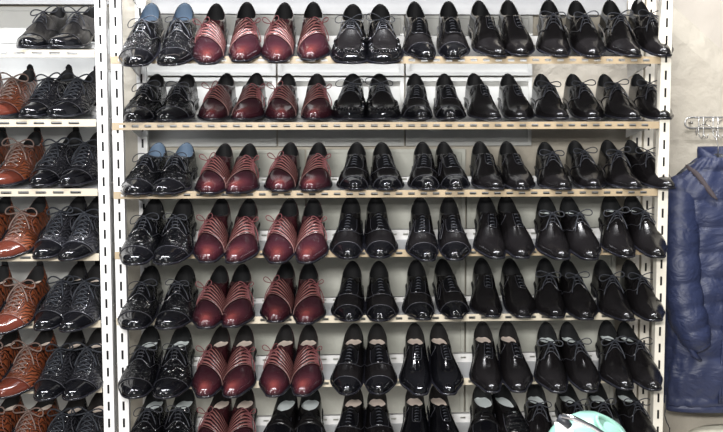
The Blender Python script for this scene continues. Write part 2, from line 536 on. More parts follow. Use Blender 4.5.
class Last:
    def __init__(self, sg=1, L=.29, W=.049, tip=.56, tn=2.4, ta=.11, h=1.0, vt=.565, instep=1.0, collar=1.0, lean=.004):
        self.__dict__.update(sg=sg, L=L, W=W, tip=tip, tn=tn, ta=ta, h=h, vt=vt, instep=instep, collar=collar, lean=lean)
    def base(self, v):
        return interp(v, [0, .08, .22, .38, .52, .66, .74, 1], [.008, .002, 0, .002, .010, .019, .021, .021])
    def halfw(self, v, grow=0.0):
        v = np.clip(np.asarray(v, float), 0, 1)
        bw = interp(v, [0, .12, .28, .37, .50, .64, .80, 1], [self.tip, self.tip + .20, .965, 1, .90, .75, .69, .66])
        e1 = (1 - (1 - np.clip(v / self.ta, 0, 1))**self.tn)**(1 / self.tn)
        e2 = (1 - (1 - np.clip((1 - v) / .155, 0, 1))**2.1)**(1 / 2.1)
        return (self.W * bw + grow) * e1 * e2
    def cx(self, v):
        v = np.asarray(v, float)
        return self.sg * (.006 * np.exp(-((v - .34) / .16)**2) - .003 * np.exp(-((v - .05) / .12)**2))
    def top(self, v):
        h, k, c = self.h, self.instep, self.collar
        vt = self.vt
        a = interp(v, [0, .015, .05, .10, .18, .28, .38, .48, vt, vt + .05, .74, .82, .90, .97, 1],
                   [.012, .017 * h, .024 * h, .029 * h, .032 * h, .0365 * h, .047 * k, .058 * k, .0655 * k, .059 * k, .045 * c, .044 * c, .054 * c, .070 * c, .0755 * c])
        return a
    def xo(self, v):
        v = np.asarray(v, float)
        c = (1 + self.vt) / 2 + .02
        r = c - self.vt
        o = .0275 * np.sqrt(np.clip(1 - ((v - c) / r)**2, 0, 1))
        return np.where(v > self.vt, np.minimum(o, self.halfw(v) * (.86 - .22 * np.clip((v - .86) / .14, 0, 1))), 0)
    def S(self, v, s, off=0.0):
        v = np.asarray(v, float); s = np.asarray(s, float)
        p = self._S(v, s)
        if np.any(np.asarray(off) != 0):
            e = 2e-3
            dv = self._S(np.clip(v + e, 0, 1), s) - self._S(np.clip(v - e, 0, 1), s)
            ds = self._S(v, np.clip(s + e, -1, 1)) - self._S(v, np.clip(s - e, -1, 1))
            nrm = np.cross(ds, dv)
            ln = np.linalg.norm(nrm, axis=-1, keepdims=True)
            nrm = np.where(ln > 1e-12, nrm / np.maximum(ln, 1e-12), 0)
            p = p + nrm * np.asarray(off)[..., None]
        return p
    def _S(self, v, s):
        v = np.clip(v, 0, 1)
        w_, xo, zb, h = self.halfw(v), self.xo(v), self.base(v) + .005, self.top(v)
        nn = interp(v, [0, .15, .32, .46, .60, .72, 1], [2.2, 2.2, 2.05, 1.8, 1.75, 2.3, 2.6])
        ph = (1 - np.abs(s)) * PI / 2
        c = np.clip(np.cos(ph), 0, 1)**(2 / nn)
        z_ = np.clip(np.sin(ph), 0, 1)**(2 / nn)
        sg = np.where(s < 0, -1, 1)
        x = self.cx(v) + sg * (xo + (w_ - xo) * c)
        z = zb + h * z_
        y = v * self.L - self.lean * np.clip((v - .8) / .2, 0, 1) * (z - zb) / .07 * 2
        y = y - .0035 * np.clip(1 - v / .05, 0, 1) * np.sin(PI * np.clip(z_, 0, 1))
        return np.stack([x, y, z], -1)
    def uv(self, v, s):
        return np.stack([.5 + .5 * s * self.sg, v + 0 * s], -1)

def spaced(n, a=0.0, c=1.0, k=1.0):
    t = np.linspace(0, 1, n)
    q = (1 - np.cos(PI * t)) / 2
    return a + (c - a) * (q * k + t * (1 - k))

def part_upper(P, mat, root):
    q = MB()
    vs = np.concatenate([spaced(15, 0, P.vt, .0)**1.25 * (P.vt / (P.vt**1.25)), P.vt + (1 - P.vt) * (1 - (1 - np.linspace(0, 1, 15)[1:])**1.4)])
    sc = np.linspace(0, 1, 12)
    for sgn in (-1, 1):
        V, S_ = np.meshgrid(vs, sc * sgn if sgn > 0 else -sc, indexing='ij')
        S2 = np.where(S_ == 0, sgn * 1e-6, S_)
        q.grid(P.S(V, S2), P.uv(V, S2), flip=(sgn < 0))
    return q.build('upper', mat, root, merge=False)

def part_lining(P, mat, root, v0=None):
    v0 = P.vt - .10 if v0 is None else v0
    q = MB()
    vs = v0 + (1 - v0) * (1 - (1 - np.linspace(0, 1, 20))**1.5)
    sc = np.linspace(0, 1, 8)
    for sgn in (-1, 1):
        V, S_ = np.meshgrid(vs, np.maximum(sc, 1e-6) * sgn, indexing='ij')
        off = -.0028 * np.ones_like(V)
        pin = P.S(V, S_, off)
        q.grid(pin, flip=(sgn > 0))
        k = [i for i, v in enumerate(vs) if v > P.vt]
        rim = np.stack([P.S(vs[k], np.full(len(k), 1e-6 * sgn)), pin[k, 0]], 1)
        q.grid(rim, flip=(sgn < 0))
    return q.build('lining', mat, root)

def part_insole(P, mat, root):
    q = MB()
    vs = .35 + .64 * (1 - (1 - np.linspace(0, 1, 16))**1.5)
    hw = np.maximum(P.halfw(vs) - .005, .0005)
    z = P.base(vs) + .009 + .013 * np.clip((vs - .45) / .25, 0, 1)
    rows = [[(P.cx(v) + k * a, v * P.L - .002, zz + .003 * abs(k)**2) for k in np.linspace(-1, 1, 7)] for v, a, zz in zip(vs, hw, z)]
    q.grid(rows, flip=True)
    return q.build('insole', mat, root)

def ring_outline(P, vs, grow):
    hw = P.halfw(vs, grow)
    c = P.cx(vs)
    y = vs * P.L
    y = y - grow * 1.0 * np.clip(1 - vs / .06, 0, 1) + grow * np.clip(1 - (1 - vs) / .05, 0, 1)
    return c, hw, y

def part_sole(P, root, mat):
    vs = spaced(36, 0, 1, 1.0)
    c, hw, y = ring_outline(P, vs, .0035)
    zb = P.base(vs)
    q = MB()
    rows = []
    for i in range(len(vs)):
        x0, x1 = c[i] - hw[i], c[i] + hw[i]
        rows.append([(x0, y[i], zb[i] + .0065), (x0 - .0006, y[i], zb[i] + .0035), (x0 + .0008, y[i], zb[i]), (x1 - .0008, y[i], zb[i]), (x1 + .0006, y[i], zb[i] + .0035), (x1, y[i], zb[i] + .0065)])
    q.grid(rows, closed=True, flip=False)
    return q.build('sole', mat, root)

def part_heel(P, root, mat):
    vs = np.concatenate([[.76], spaced(16, .765, 1, 1.0)[1:]])
    c, hw, y = ring_outline(P, vs, .002)
    q = MB()
    rows = []
    for i in range(len(vs)):
        x0, x1 = c[i] - hw[i] * .97, c[i] + hw[i] * .97
        zt = float(P.base(vs[i])) + .0005
        k = 1 if i else 0
        rows.append([(x0, y[i], zt), (x0 + .0012, y[i], 0.0), (x1 - .0012, y[i], 0.0), (x1, y[i], zt)])
    q.grid(rows, closed=True)
    q.f.append((0, 1, 2, 3))
    return q.build('heel', mat, root)

def patch(P, name, fn, mat, root, off=.0012, na=10, nb=10, mb=None):
    """raised leather piece: fn(a, b) -> (v, s); skirt closes its edges"""
    A, B_ = np.meshgrid(np.linspace(0, 1, na), np.linspace(0, 1, nb), indexing='ij')
    V, S_ = fn(A, B_)
    q = mb or MB()
    top = P.S(V, S_, np.full(V.shape, off))
    low = P.S(V, S_, np.full(V.shape, -.0008))
    pts = np.zeros((na + 2, nb + 2, 3))
    pts[1:-1, 1:-1] = top
    pts[0, 1:-1] = low[0]; pts[-1, 1:-1] = low[-1]
    pts[1:-1, 0] = low[:, 0]; pts[1:-1, -1] = low[:, -1]
    pts[0, 0] = low[0, 0]; pts[0, -1] = low[0, -1]; pts[-1, 0] = low[-1, 0]; pts[-1, -1] = low[-1, -1]
    u = np.zeros((na + 2, nb + 2, 2))
    uv = P.uv(V, S_)
    u[1:-1, 1:-1] = uv
    u[0, 1:-1] = uv[0]; u[-1, 1:-1] = uv[-1]; u[1:-1, 0] = uv[:, 0]; u[1:-1, -1] = uv[:, -1]
    flip = np.mean(S_[:, -1]) < np.mean(S_[:, 0])
    q.grid(pts, u, flip=bool(flip))
    if mb is None:
        return q.build(name, mat, root)

def seam(q, P, pts, r=.0008, off=.0014, n=4):
    v = np.array([p[0] for p in pts]); s = np.array([p[1] for p in pts])
    t = np.linspace(0, 1, len(v)); T = np.linspace(0, 1, len(v) * 4)
    v = interp(T, t, v); s = interp(T, t, s)
    q.tube(P.S(v, s, np.full(v.shape, off)), r, n)

def lace_bars(q, P, v0, v1, k, half, sc=0.0, r=.0014, cross=False, flat=1.0, slope=0.0):
    for i in range(k):
        v = v0 + (v1 - v0) * i / max(1, k - 1)
        if cross and i < k - 1:
            vn = v0 + (v1 - v0) * (i + 1) / (k - 1)
            for g in (-1, 1):
                ss = np.linspace(-half * g, half * g, 7) + sc
                vv = np.linspace(v, vn, 7)
                off = .0025 + .002 * np.sin(np.linspace(0, PI, 7)) + (.0012 if g > 0 else 0)
                q.tube(P.S(vv, ss, off), r, 5, flat=flat)
        else:
            ss = np.linspace(-half, half, 7) + sc
            vv = v + slope * np.linspace(-1, 1, 7)
            off = -.0005 + .0035 * np.sin(np.linspace(0, PI, 7))**.6
            q.tube(P.S(vv, ss, off), r, 5, flat=flat)

def bow(q, P, v, s, size=.036, droop=.3, tails=.05, r=.0013, flat=1.0, seed=0, twist=0.0, up=0.0):
    rnd = random.Random(seed)
    k0 = P.S(np.array([v]), np.array([s]), np.array([.006]))[0]
    q.tube([k0 + np.array([-.004, 0, 0]), k0 + np.array([0, -.002, .001]), k0 + np.array([.004, 0, 0])], [r * 1.6, r * 2.2, r * 1.6], 6)
    for g in (-1, 1):
        sz = size * rnd.uniform(.8, 1.15)
        an = twist + g * rnd.uniform(-.15, .25)
        pts = []
        for t in np.linspace(0, 1, 15):
            al = math.sin(PI * t) * sz
            wd = math.sin(2 * PI * t) * sz * .26
            x = g * (al * math.cos(up)) + 0
            z = al * math.sin(up) + wd * .75 - droop * al * al / sz * .6
            y = -.006 * math.sin(PI * t) + wd * .5 + al * .05
            X = x * math.cos(an) - z * math.sin(an) * g
            Z = x * math.sin(an) * g + z * math.cos(an)
            pts.append(k0 + np.array([X, y, Z]))
        q.tube(pts, r, 5, flat=flat)
        # loose tail lying over the instep
        e_s = s + g * rnd.uniform(.30, .5)
        e_v = v - rnd.uniform(.09, .14) * tails / .05
        tt = np.linspace(0, 1, 8)
        off = .006 - .003 * tt + .004 * np.sin(PI * tt)
        q.tube(P.S(v + (e_v - v) * tt, s + (e_s - s) * tt**.8, off), r, 5, flat=flat)

def tongue(P, mat, root, wide=.30, up=.004):
    v0, v1 = P.vt - .14, P.vt + .035
    A = np.linspace(0, 1, 8); B_ = np.linspace(-1, 1, 7)
    rows = []
    for a in A:
        v = v0 + (v1 - v0) * a
        vv = min(v, P.vt)
        row = []
        for k in B_:
            p = P.S(np.array([vv]), np.array([k * wide + 1e-6]), np.array([-.0015]))[0].copy()
            if v > P.vt:
                p[1] += (v - P.vt) * P.L * .8
                p[2] += (v - P.vt) / (v1 - P.vt) * up * (1 - .5 * k * k)
            row.append(p)
        rows.append(row)
    q = MB()
    q.grid(rows, flip=False)
    back = [[p + np.array([0, .0025, -.0008]) for p in r] for r in rows]
    q.grid(back, flip=True)
    q.grid([rows[-1], back[-1]])
    return q.build('tongue', mat, root)

def cap_fn(vc, arc=0.0):
    def f(a, b):
        s = -1 + 2 * b
        vend = vc + arc * s * s
        return .0005 + (vend - .0005) * a**1.1, s
    return f

def finish_common(P, root, up_mat, lin, ins, sole=None):
    part_upper(P, up_mat, root)
    part_lining(P, lin, root)
    part_insole(P, ins, root)
    part_sole(P, root, sole or M['sole'])
    part_heel(P, root, M['sole_dark'])

def derby_facings(P, mat, root, front=.44, side=.58, s0=.10, notch=.40):
    q = MB()
    for g in (-1, 1):
        def f(a, b, g=g):
            sa = s0 + (.97 - s0) * b
            vf = interp(b, [0, .18, .42, .7, 1], [front + .015, front - .01, notch, (notch + side) / 2 + .02, side])
            return vf + (P.vt - .003 - vf) * a if False else vf + (np.maximum(P.vt - .003, vf + .01) - vf) * a, g * sa
        patch(P, 'facing', f, mat, root, .0016, 9, 14, mb=q)
    return q.build('facing', mat, root)

def derby_seams(P, root, mat, front=.44, side=.58, s0=.10, notch=.40, extra=None):
    q = MB()
    for g in (-1, 1):
        pts = [(P.vt - .01, g * s0), (front + .02, g * s0)]
        for b_ in (.06, .18, .30, .42, .56, .7, .85, 1):
            sa = s0 + (.97 - s0) * b_
            vf = float(interp(b_, [0, .18, .42, .7, 1], [front + .015, front - .01, notch, (notch + side) / 2 + .02, side]))
            pts.append((vf, g * sa))
        seam(q, P, pts, .0007, .0020)
    if extra:
        extra(q)
    return q.build('stitching', mat, root)

def oxford_facings(P, mat, root, front=.37, half=.40, gap=.025, sc=0.0):
    q = MB()
    for g in (-1, 1):
        def f(a, b, g=g):
            vf = front + .02 * b**2 + .05 * np.clip(b - .8, 0, 1) * 5 * (b > .8)
            return vf + (P.vt - .003 - vf) * a, sc + g * (gap + (half - gap) * b)
        patch(P, 'facing', f, mat, root, .0014, 10, 9, mb=q)
    return q.build('facing', mat, root)

def oxford_seams(P, root, mat, front=.37, half=.40, sc=0.0, extra=None):
    q = MB()
    seam(q, P, [(P.vt - .01, sc - half), (.5, sc - half), (front + .07, sc - half), (front + .012, sc - half * .8), (front, sc - half * .3), (front, sc + half * .3), (front + .012, sc + half * .8), (front + .07, sc + half), (.5, sc + half), (P.vt - .01, sc + half)], .0007, .0019)
    if extra:
        extra(q)
    return q.build('stitching', mat, root)

def side_loop(q, P, g):
    seam(q, P, [(.60, g * .42), (.50, g * .50), (.42, g * .62), (.40, g * .74), (.45, g * .78), (.50, g * .66), (.56, g * .55)], .0008, .0012)

def new_root(nm='dress_shoe'):
    o = bpy.data.objects.new(nm, None)
    COL.objects.link(o)
    o.empty_display_size = .03
    return o

def eyelets(P, root, rows, half, sc=0.0, mat=None):
    for v in rows:
        for g in (-1, 1):
            q = MB()
            c = P.S(np.array([v]), np.array([sc + g * half]), np.array([.002]))[0]
            q.tube([c + np.array([.0026 * math.cos(t), 0, .0026 * math.sin(t)]) for t in np.linspace(0, 2 * PI, 8)[:-1]], .0007, 4, closed=True)
            q.build('eyelet', mat or M['eyelet'], root)

def heel_tab(P, root, mat):
    q = MB()
    y = P.L * .975
    z = float(P.base(1)) + .005 + float(P.top(1))
    rows = []
    for t in np.linspace(0, 1, 6):
        wd = .011 * (1 - .25 * t**3) * (1 if t < .95 else .75)
        rows.append([(k * wd, y - .002 + .001 * t - .004 * (1 - k * k) * 0, z - .014 + .028 * t - .004 * t**4 * k * k) for k in np.linspace(-1, 1, 5)])
    q.grid(rows)
    q.grid([[(p[0], p[1] + .003, p[2]) for p in r] for r in rows], flip=True)
    q.grid([rows[-1], [(p[0], p[1] + .003, p[2]) for p in rows[-1]]], flip=True)
    for e in (0, -1):
        q.grid([[r[e] for r in rows], [(r[e][0], r[e][1] + .003, r[e][2]) for r in rows]])
    q.build('heel_tab', mat, root)

def proto(kind, sg, ins='insole_dark'):
    root = new_root('loafer' if kind.startswith('loafer') else 'dress_shoe')
    I = M.get(ins, M['insole_dark'])
    if kind == 'capderby':         # column one: embossed cap-toe derby
        P = Last(sg, .298, .0515, .50, 2.3, .12, 1.0)
        finish_common(P, root, M['croc'], M['lining_blue'] if ins == 'insole_blue' else M['lining'], M['lining_blue'] if ins == 'insole_blue' else I)
        patch(P, 'toe_cap', cap_fn(.215, .035), M['patent'], root, .0014, 10, 24)
        tongue(P, M['croc'], root)
        derby_facings(P, M['patent'], root, .44, .60, .12, .41)
        def ex(q):
            seam(q, P, [(.25, -1), (.235, -.75), (.22, -.4), (.217, 0), (.22, .4), (.235, .75), (.25, 1)], .0007, .0018)
            for g in (-1, 1):
                seam(q, P, [(P.vt + .02, g * .12), (.60, g * .45), (.50, g * .62)], .0007, .0022)
        derby_seams(P, root, M['stitch'], .44, .60, .12, .41, ex)
        q = MB(); lace_bars(q, P, .45, .548, 4, .22, 0, .0015); q.build('laces', M['lace_black'], root)
        q = MB(); bow(q, P, .565, .0, .040, .35, .05, .0014, seed=3 + sg, twist=.05); q.build('bow', M['lace_black'], root)
    elif kind == 'woven':          # burgundy asymmetric lace-up
        P = Last(sg, .295, .0455, .40, 2.7, .085, 1.0)
        finish_common(P, root, M['burgundy'], M['lining'], I)
        def line(s):     # front edge of woven panel, s>0 = outer side
            return .315 + .10 * (s + .6) * 1.0
        patch(P, 'vamp', lambda a, b: (.0005 + (line(-1 + 2 * b) - .0005) * a**1.1, (-1 + 2 * b) * sg), M['burnished'], root, .0006, 14, 24)
        patch(P, 'woven_panel', lambda a, b: (line(-.96 + 1.62 * b) + (P.vt + .0 - line(-.96 + 1.62 * b)) * a - .003 * a, (-.96 + 1.62 * b) * sg), M['woven'], root, .0014, 16, 20)
        tongue(P, M['burgundy'], root, .25, .003)
        q = MB()
        seam(q, P, [(line(t), t * sg) for t in np.linspace(-1, 1, 9)], .0009, .0016)
        q.build('stitching', M['stitch_tan'], root)
        q = MB()
        for i in range(5):
            v = .43 + .030 * i
            ss = np.linspace(.34, .60, 5) * sg
            q.tube(P.S(v + .01 * np.linspace(-1, 1, 5), ss, .001 + .003 * np.sin(np.linspace(0, PI, 5))), .0014, 5)
            q.tube(P.S(v + .012 * np.linspace(1, -1, 5) + .012, ss, .0015 + .0035 * np.sin(np.linspace(0, PI, 5))), .0013, 5)
        q.build('laces', M['lace_burgundy'], root)
        q = MB(); bow(q, P, .56, .42 * sg, .030, .15, .05, .0014, seed=11 + sg, twist=.35, up=.35); q.build('bow', M['lace_burgundy'], root)
    elif kind == 'moc':            # pleated apron-toe derby
        P = Last(sg, .292, .052, .62, 2.1, .17, 1.0)
        finish_common(P, root, M['patent'], M['lining'], I)
        ap = lambda t: (.150 + .32 * (abs(t))**2.4, .56 * math.sin(t * PI / 2) * (1 - .1 * abs(t)))
        patch(P, 'apron', lambda a, b: (.145 + .34 * a, (-1 + 2 * b) * (.50 * np.sqrt(np.clip(1 - (1 - np.clip(a * 1.7 + .03, 0, 1))**2, 0, 1)))), M['leather'], root, .0020, 12, 12)
        q = MB()
        for t in np.linspace(-.95, .95, 15):
            v, s = ap(t)
            vo = v - .078 * math.cos(t * PI / 2) - .006
            so = s + .20 * math.sin(t * PI / 2)
            tt = np.linspace(0, 1, 5)
            q.tube(P.S(v + (vo - v) * tt, s + (so - s) * tt, np.full(5, .0010)), [.0012, .0040, .0044, .0032, .0012], 6)
        q.build('pleats', M['patent'], root)
        tongue(P, M['patent'], root)
        derby_facings(P, M['leather'], root, .47, .56, .13, .42)
        derby_seams(P, root, M['stitch'], .47, .56, .13, .42)
        q = MB(); lace_bars(q, P, .475, .548, 4, .24, 0, .0015); q.build('laces', M['lace_black'], root)
        q = MB(); bow(q, P, .565, .0, .042, .25, .045, .0014, seed=21 + sg, twist=.12, up=.1); q.build('bow', M['lace_black'], root)
    elif kind in ('capoxford', 'loopoxford'):
        lo = kind == 'loopoxford'
        P = Last(sg, .292, .0465 if not lo else .0445, .42 if not lo else .38, 2.2 if not lo else 2.8, .12 if not lo else .08, .98)
        finish_common(P, root, M['leather'], M['lining'], I)
        patch(P, 'toe_cap', cap_fn(.20 if not lo else .22, .02), M['patent'], root, .0013, 10, 24)
        tongue(P, M['leather'], root, .2, .003)
        half = .42 if not lo else .36
        oxford_facings(P, M['patent'], root, .375, half)
        def ex(q):
            vc = .20 if not lo else .22
            seam(q, P, [(vc + .02, -1), (vc + .005, -.6), (vc, 0), (vc + .005, .6), (vc + .02, 1)], .0008, .0018)
            for g in (-1, 1):
                if lo and g == -1:
                    side_loop(q, P, g)
                else:
                    seam(q, P, [(.38, g * half * .8), (.42, g * .62), (.50, g * .8), (.58, g * .98)], .0007, .0010)
        oxford_seams(P, root, M['stitch'], .375, half, 0, ex)
        q = MB(); lace_bars(q, P, .42, .548, 5, .15, 0, .0015); q.build('laces', M['lace_black'], root)
    elif kind in ('plainoxford', 'sideoxford'):
        P = Last(sg, .293, .0450, .38, 3.0, .065, .96)
        sc = .12 if kind == 'sideoxford' else .05
        finish_common(P, root, M['leather'] if kind == 'sideoxford' else M['patent'], M['lining'], I)
        tongue(P, M['leather'], root, .2, .003)
        oxford_facings(P, M['patent'], root, .41, .22, .03, sc)
        oxford_seams(P, root, M['stitch'], .41, .22, sc, lambda q: seam(q, P, [(.59, -.25), (.575, -.45), (.58, -.7)], .0008, .0012))
        q = MB(); lace_bars(q, P, .435, .548, 5 if kind == 'plainoxford' else 4, .13, sc, .0015, cross=False, slope=.006); q.build('laces', M['lace_black'], root)
    elif kind in ('derby', 'blucher'):
        P = Last(sg, .293, .0465, .38, 3.0, .07, .97)
        bl = kind == 'blucher'
        finish_common(P, root, M['leather'], M['lining'], I)
        tongue(P, M['leather'], root)
        a = (.46, .58, .11, .43) if not bl else (.48, .66, .12, .47)
        derby_facings(P, M['leather'], root, *a)
        derby_seams(P, root, M['stitch'], *a)
        q = MB(); lace_bars(q, P, a[0] + .015, .548, 3, .22, 0, .0015); q.build('laces', M['lace_black'], root)
        q = MB(); bow(q, P, .56, .0, .041, .15, .06, .0017, seed=31 + sg + 5 * bl, twist=-.08, up=.12); q.build('bow', M['lace_black'], root)
    elif kind in ('loafer_strap', 'loafer_ribbed', 'loafer_plain'):
        P = Last(sg, .292, .050, .54, 2.6, .12, .98, vt=.54, instep=.98)
        finish_common(P, root, M['leather'], M['lining'], I)
        patch(P, 'apron', lambda a, b: (.14 + .385 * a, (-1 + 2 * b) * (.50 * np.sqrt(np.clip(1 - (1 - np.clip(a * 1.6 + .03, 0, 1))**2, 0, 1)))), M['patent'] if kind != 'loafer_ribbed' else M['croc'], root, .0022, 12, 12)
        if kind == 'loafer_ribbed':
            q = MB()
            for i in range(6):
                v = .26 + .042 * i
                ss = np.linspace(-.40, .40, 9)
                q.tube(P.S(v + .015 * ss**2, ss, np.full(9, .0025)), .0022, 6)
            q.build('ribs', M['patent'], root)
            q = MB()
            q.tube(P.S(np.full(5, .49), np.linspace(-.08, .08, 5), np.full(5, .0045)), .003, 6)
            q.build('metal_plate', M['chrome'], root)
        else:
            patch(P, 'strap', lambda a, b: (.415 + .07 * a, (-1 + 2 * b) * .86), M['leather'], root, .0040, 5, 22)
            q = MB()
            q.tube(P.S(np.full(7, .45), np.linspace(-.16, .16, 7), np.full(7, .0045)), .0012, 5)
            q.build('slot', M['sole_dark'], root)
        q = MB()
        seam(q, P, [(.53, -.47), (.35, -.50), (.22, -.40), (.15, -.2), (.138, 0), (.15, .2), (.22, .40), (.35, .50), (.53, .47)], .0012, .0016)
        q.build('stitching', M['stitch'], root)
    elif kind in ('engraved_black', 'engraved_brown', 'lattice'):
        P = Last(sg, .298, .049, .46, 2.3, .12, 1.0, instep=1.05)
        br = kind == 'engraved_brown'
        up = {'engraved_black': M['swirl_black'], 'engraved_brown': M['swirl_brown'], 'lattice': M['lattice']}[kind]
        cap = M['brown_cap'] if br else M['patent']
        lc = M['lace_taupe'] if br else (M['lace_grey'] if kind != 'lattice' else M['lace_black'])
        finish_common(P, root, up, M['lining'], I)
        patch(P, 'toe_cap', cap_fn(.23, .03), cap, root, .0015, 10, 24)
        tongue(P, M['leather'] if not br else M['brown_cap'], root, .3, .006)
        if kind == 'lattice':
            derby_facings(P, up, root, .44, .60, .12, .40)
            derby_seams(P, root, M['stitch'], .44, .60, .12, .40, lambda q: seam(q, P, [(.26, -1), (.235, -.5), (.232, 0), (.235, .5), (.26, 1)], .0008, .0020))
            q = MB(); lace_bars(q, P, .45, .548, 4, .22, 0, .0016); q.build('laces', lc, root)
            q = MB(); bow(q, P, .565, .0, .042, .3, .05, .0020, seed=41 + sg, twist=.1, up=.2); q.build('bow', lc, root)
        else:
            oxford_facings(P, up, root, .30, .36, .05)
            def ex(q):
                seam(q, P, [(.26, -1), (.238, -.5), (.232, 0), (.238, .5), (.26, 1)], .0010, .0020)
                for g in (-1, 1):
                    seam(q, P, [(.60, g * .40), (.52, g * .55), (.50, g * .75), (.55, g * .98)], .0009, .0012)
            oxford_seams(P, root, M['stitch'] if not br else M['stitch_tan'], .30, .36, 0, ex)
            q = MB(); lace_bars(q, P, .32, .55, 6, .24, 0, .0019, cross=True); q.build('laces', lc, root)
            eyelets(P, root, [.32 + .046 * i for i in range(6)], .25)
            q = MB(); bow(q, P, .56, .0, .044, .45, .06, .0024, seed=51 + sg, twist=.1, up=.1); q.build('bow', lc, root)
            heel_tab(P, root, M['lining'])
    return root

PROTO = {}
USED = set()
def place_shoe(key, pose, zl, label, group, cat):
    if key not in PROTO:
        PROTO[key] = proto(*key)
    p = PROTO[key]
    if key not in USED:
        o = p
        USED.add(key)
    else:
        o = p.copy()
        COL.objects.link(o)
        for ch in list(p.children):
            c = ch.copy()
            COL.objects.link(c)
            c.parent = o
    X, ov, yaw, tilt = pose
    t = math.radians(tilt); y = math.radians(yaw)
    z = zl + .0088 - max(ov, 0) * math.tan(t)
    m = Matrix.Translation((X, -ov, z)) @ Matrix.Rotation(-y, 4, 'Z') @ Matrix.Rotation(t, 4, 'X')
    o.location, o.rotation_euler = m.to_translation(), m.to_euler()
    tag(o, label, cat, group)
    return o

MAIN, SIDE = {}, {}
MAIN[1] = [(-0.638, 0.100, 7.0, 22.0), (-0.537, 0.095, 5.8, 21.8), (-0.437, 0.090, 3.9, 21.0), (-0.340, 0.070, 1.9, 20.6), (-0.244, 0.075, 6.0, 20.7), (-0.145, 0.060, 2.6, 20.1), (-0.036, 0.085, 4.7, 20.5), (0.060, 0.085, 1.0, 20.6), (0.181, 0.050, -2.7, 20.0), (0.262, 0.045, 3.0, 20.1), (0.393, 0.030, -5.9, 19.5), (0.464, 0.020, -0.8, 19.3), (0.571, 0.025, 3.4, 19.9), (0.671, 0.030, -0.8, 19.8), (0.786, 0.025, -2.9, 19.9), (0.882, 0.020, -4.5, 20.1)]
MAIN[2] = [(-0.655, 0.020, 9.5, 10.0), (-0.562, 0.020, 9.5, 10.0), (-0.437, 0.005, 8.1, 10.2), (-0.348, 0.005, 8.6, 10.4), (-0.235, 0.005, 4.8, 10.0), (-0.136, 0.005, 2.8, 10.0), (-0.034, 0.005, 4.7, 10.0), (0.061, 0.005, 1.7, 10.0), (0.171, 0.005, 1.9, 10.0), (0.259, 0.005, 2.7, 10.0), (0.383, 0.005, -4.4, 10.2), (0.468, 0.005, 0.4, 10.0), (0.581, 0.005, -1.5, 9.7), (0.681, 0.005, -1.5, 9.7), (0.796, 0.005, -4.8, 9.6), (0.891, 0.005, -2.6, 9.6)]
MAIN[3] = [(-0.654, 0.070, 10.9, 9.5), (-0.571, 0.070, 11.0, 9.3), (-0.443, 0.070, 8.5, 8.8), (-0.362, 0.070, 6.9, 8.5), (-0.242, 0.048, 7.8, 8.3), (-0.149, 0.046, 6.4, 8.2), (-0.023, 0.034, 4.6, 7.8), (0.074, 0.038, 0.2, 7.8), (0.189, 0.036, 2.6, 8.0), (0.276, 0.032, -2.0, 7.9), (0.389, 0.035, -2.2, 8.2), (0.468, 0.037, -1.0, 8.2), (0.583, 0.043, -0.3, 7.8), (0.682, 0.027, -0.6, 8.2), (0.795, 0.033, -3.2, 8.8), (0.900, 0.035, -10.7, 8.8)]
MAIN[4] = [(-0.651, 0.110, 9.4, 15.9), (-0.559, 0.110, 8.1, 16.1), (-0.446, 0.102, 7.7, 15.3), (-0.364, 0.109, 7.8, 15.3), (-0.249, 0.110, 9.7, 15.6), (-0.160, 0.110, 5.3, 15.7), (-0.047, 0.085, 5.7, 14.8), (0.051, 0.082, 0.5, 14.7), (0.179, 0.103, 1.4, 15.5), (0.264, 0.099, 2.0, 15.5), (0.381, 0.090, 1.2, 15.3), (0.460, 0.089, -2.6, 15.5), (0.567, 0.101, 0.4, 15.5), (0.655, 0.103, -4.2, 15.6), (0.758, 0.089, 3.1, 15.6), (0.855, 0.091, -4.2, 15.8)]
MAIN[5] = [(-0.656, 0.110, 6.2, 10.8), (-0.558, 0.110, 7.9, 11.1), (-0.452, 0.110, 7.3, 10.6), (-0.374, 0.102, 4.5, 11.1), (-0.257, 0.071, 8.1, 10.2), (-0.163, 0.087, 2.4, 10.5), (-0.043, 0.070, 5.5, 10.0), (0.051, 0.073, 2.6, 10.0), (0.173, 0.064, 1.2, 10.2), (0.275, 0.057, -3.1, 10.2), (0.377, 0.048, 1.9, 9.7), (0.472, 0.056, 0.1, 9.8), (0.561, 0.061, 4.4, 10.4), (0.651, 0.077, -0.7, 10.2), (0.765, 0.087, -3.1, 10.9), (0.850, 0.092, -2.8, 10.9)]
MAIN[6] = [(-0.659, 0.110, 6.4, 13.6), (-0.565, 0.110, 6.6, 14.5), (-0.459, 0.110, 9.9, 14.2), (-0.376, 0.110, 7.0, 14.6), (-0.262, 0.110, 9.0, 14.3), (-0.174, 0.110, 4.7, 14.3), (-0.052, 0.105, 8.7, 14.5), (0.045, 0.106, 2.1, 14.1), (0.159, 0.110, 2.4, 15.1), (0.248, 0.110, -1.7, 15.1), (0.368, 0.103, 2.6, 14.7), (0.451, 0.103, 1.1, 14.8), (0.559, 0.110, 3.8, 14.3), (0.658, 0.110, -4.1, 14.2), (0.759, 0.101, 1.7, 13.8), (0.847, 0.110, -6.4, 13.3)]
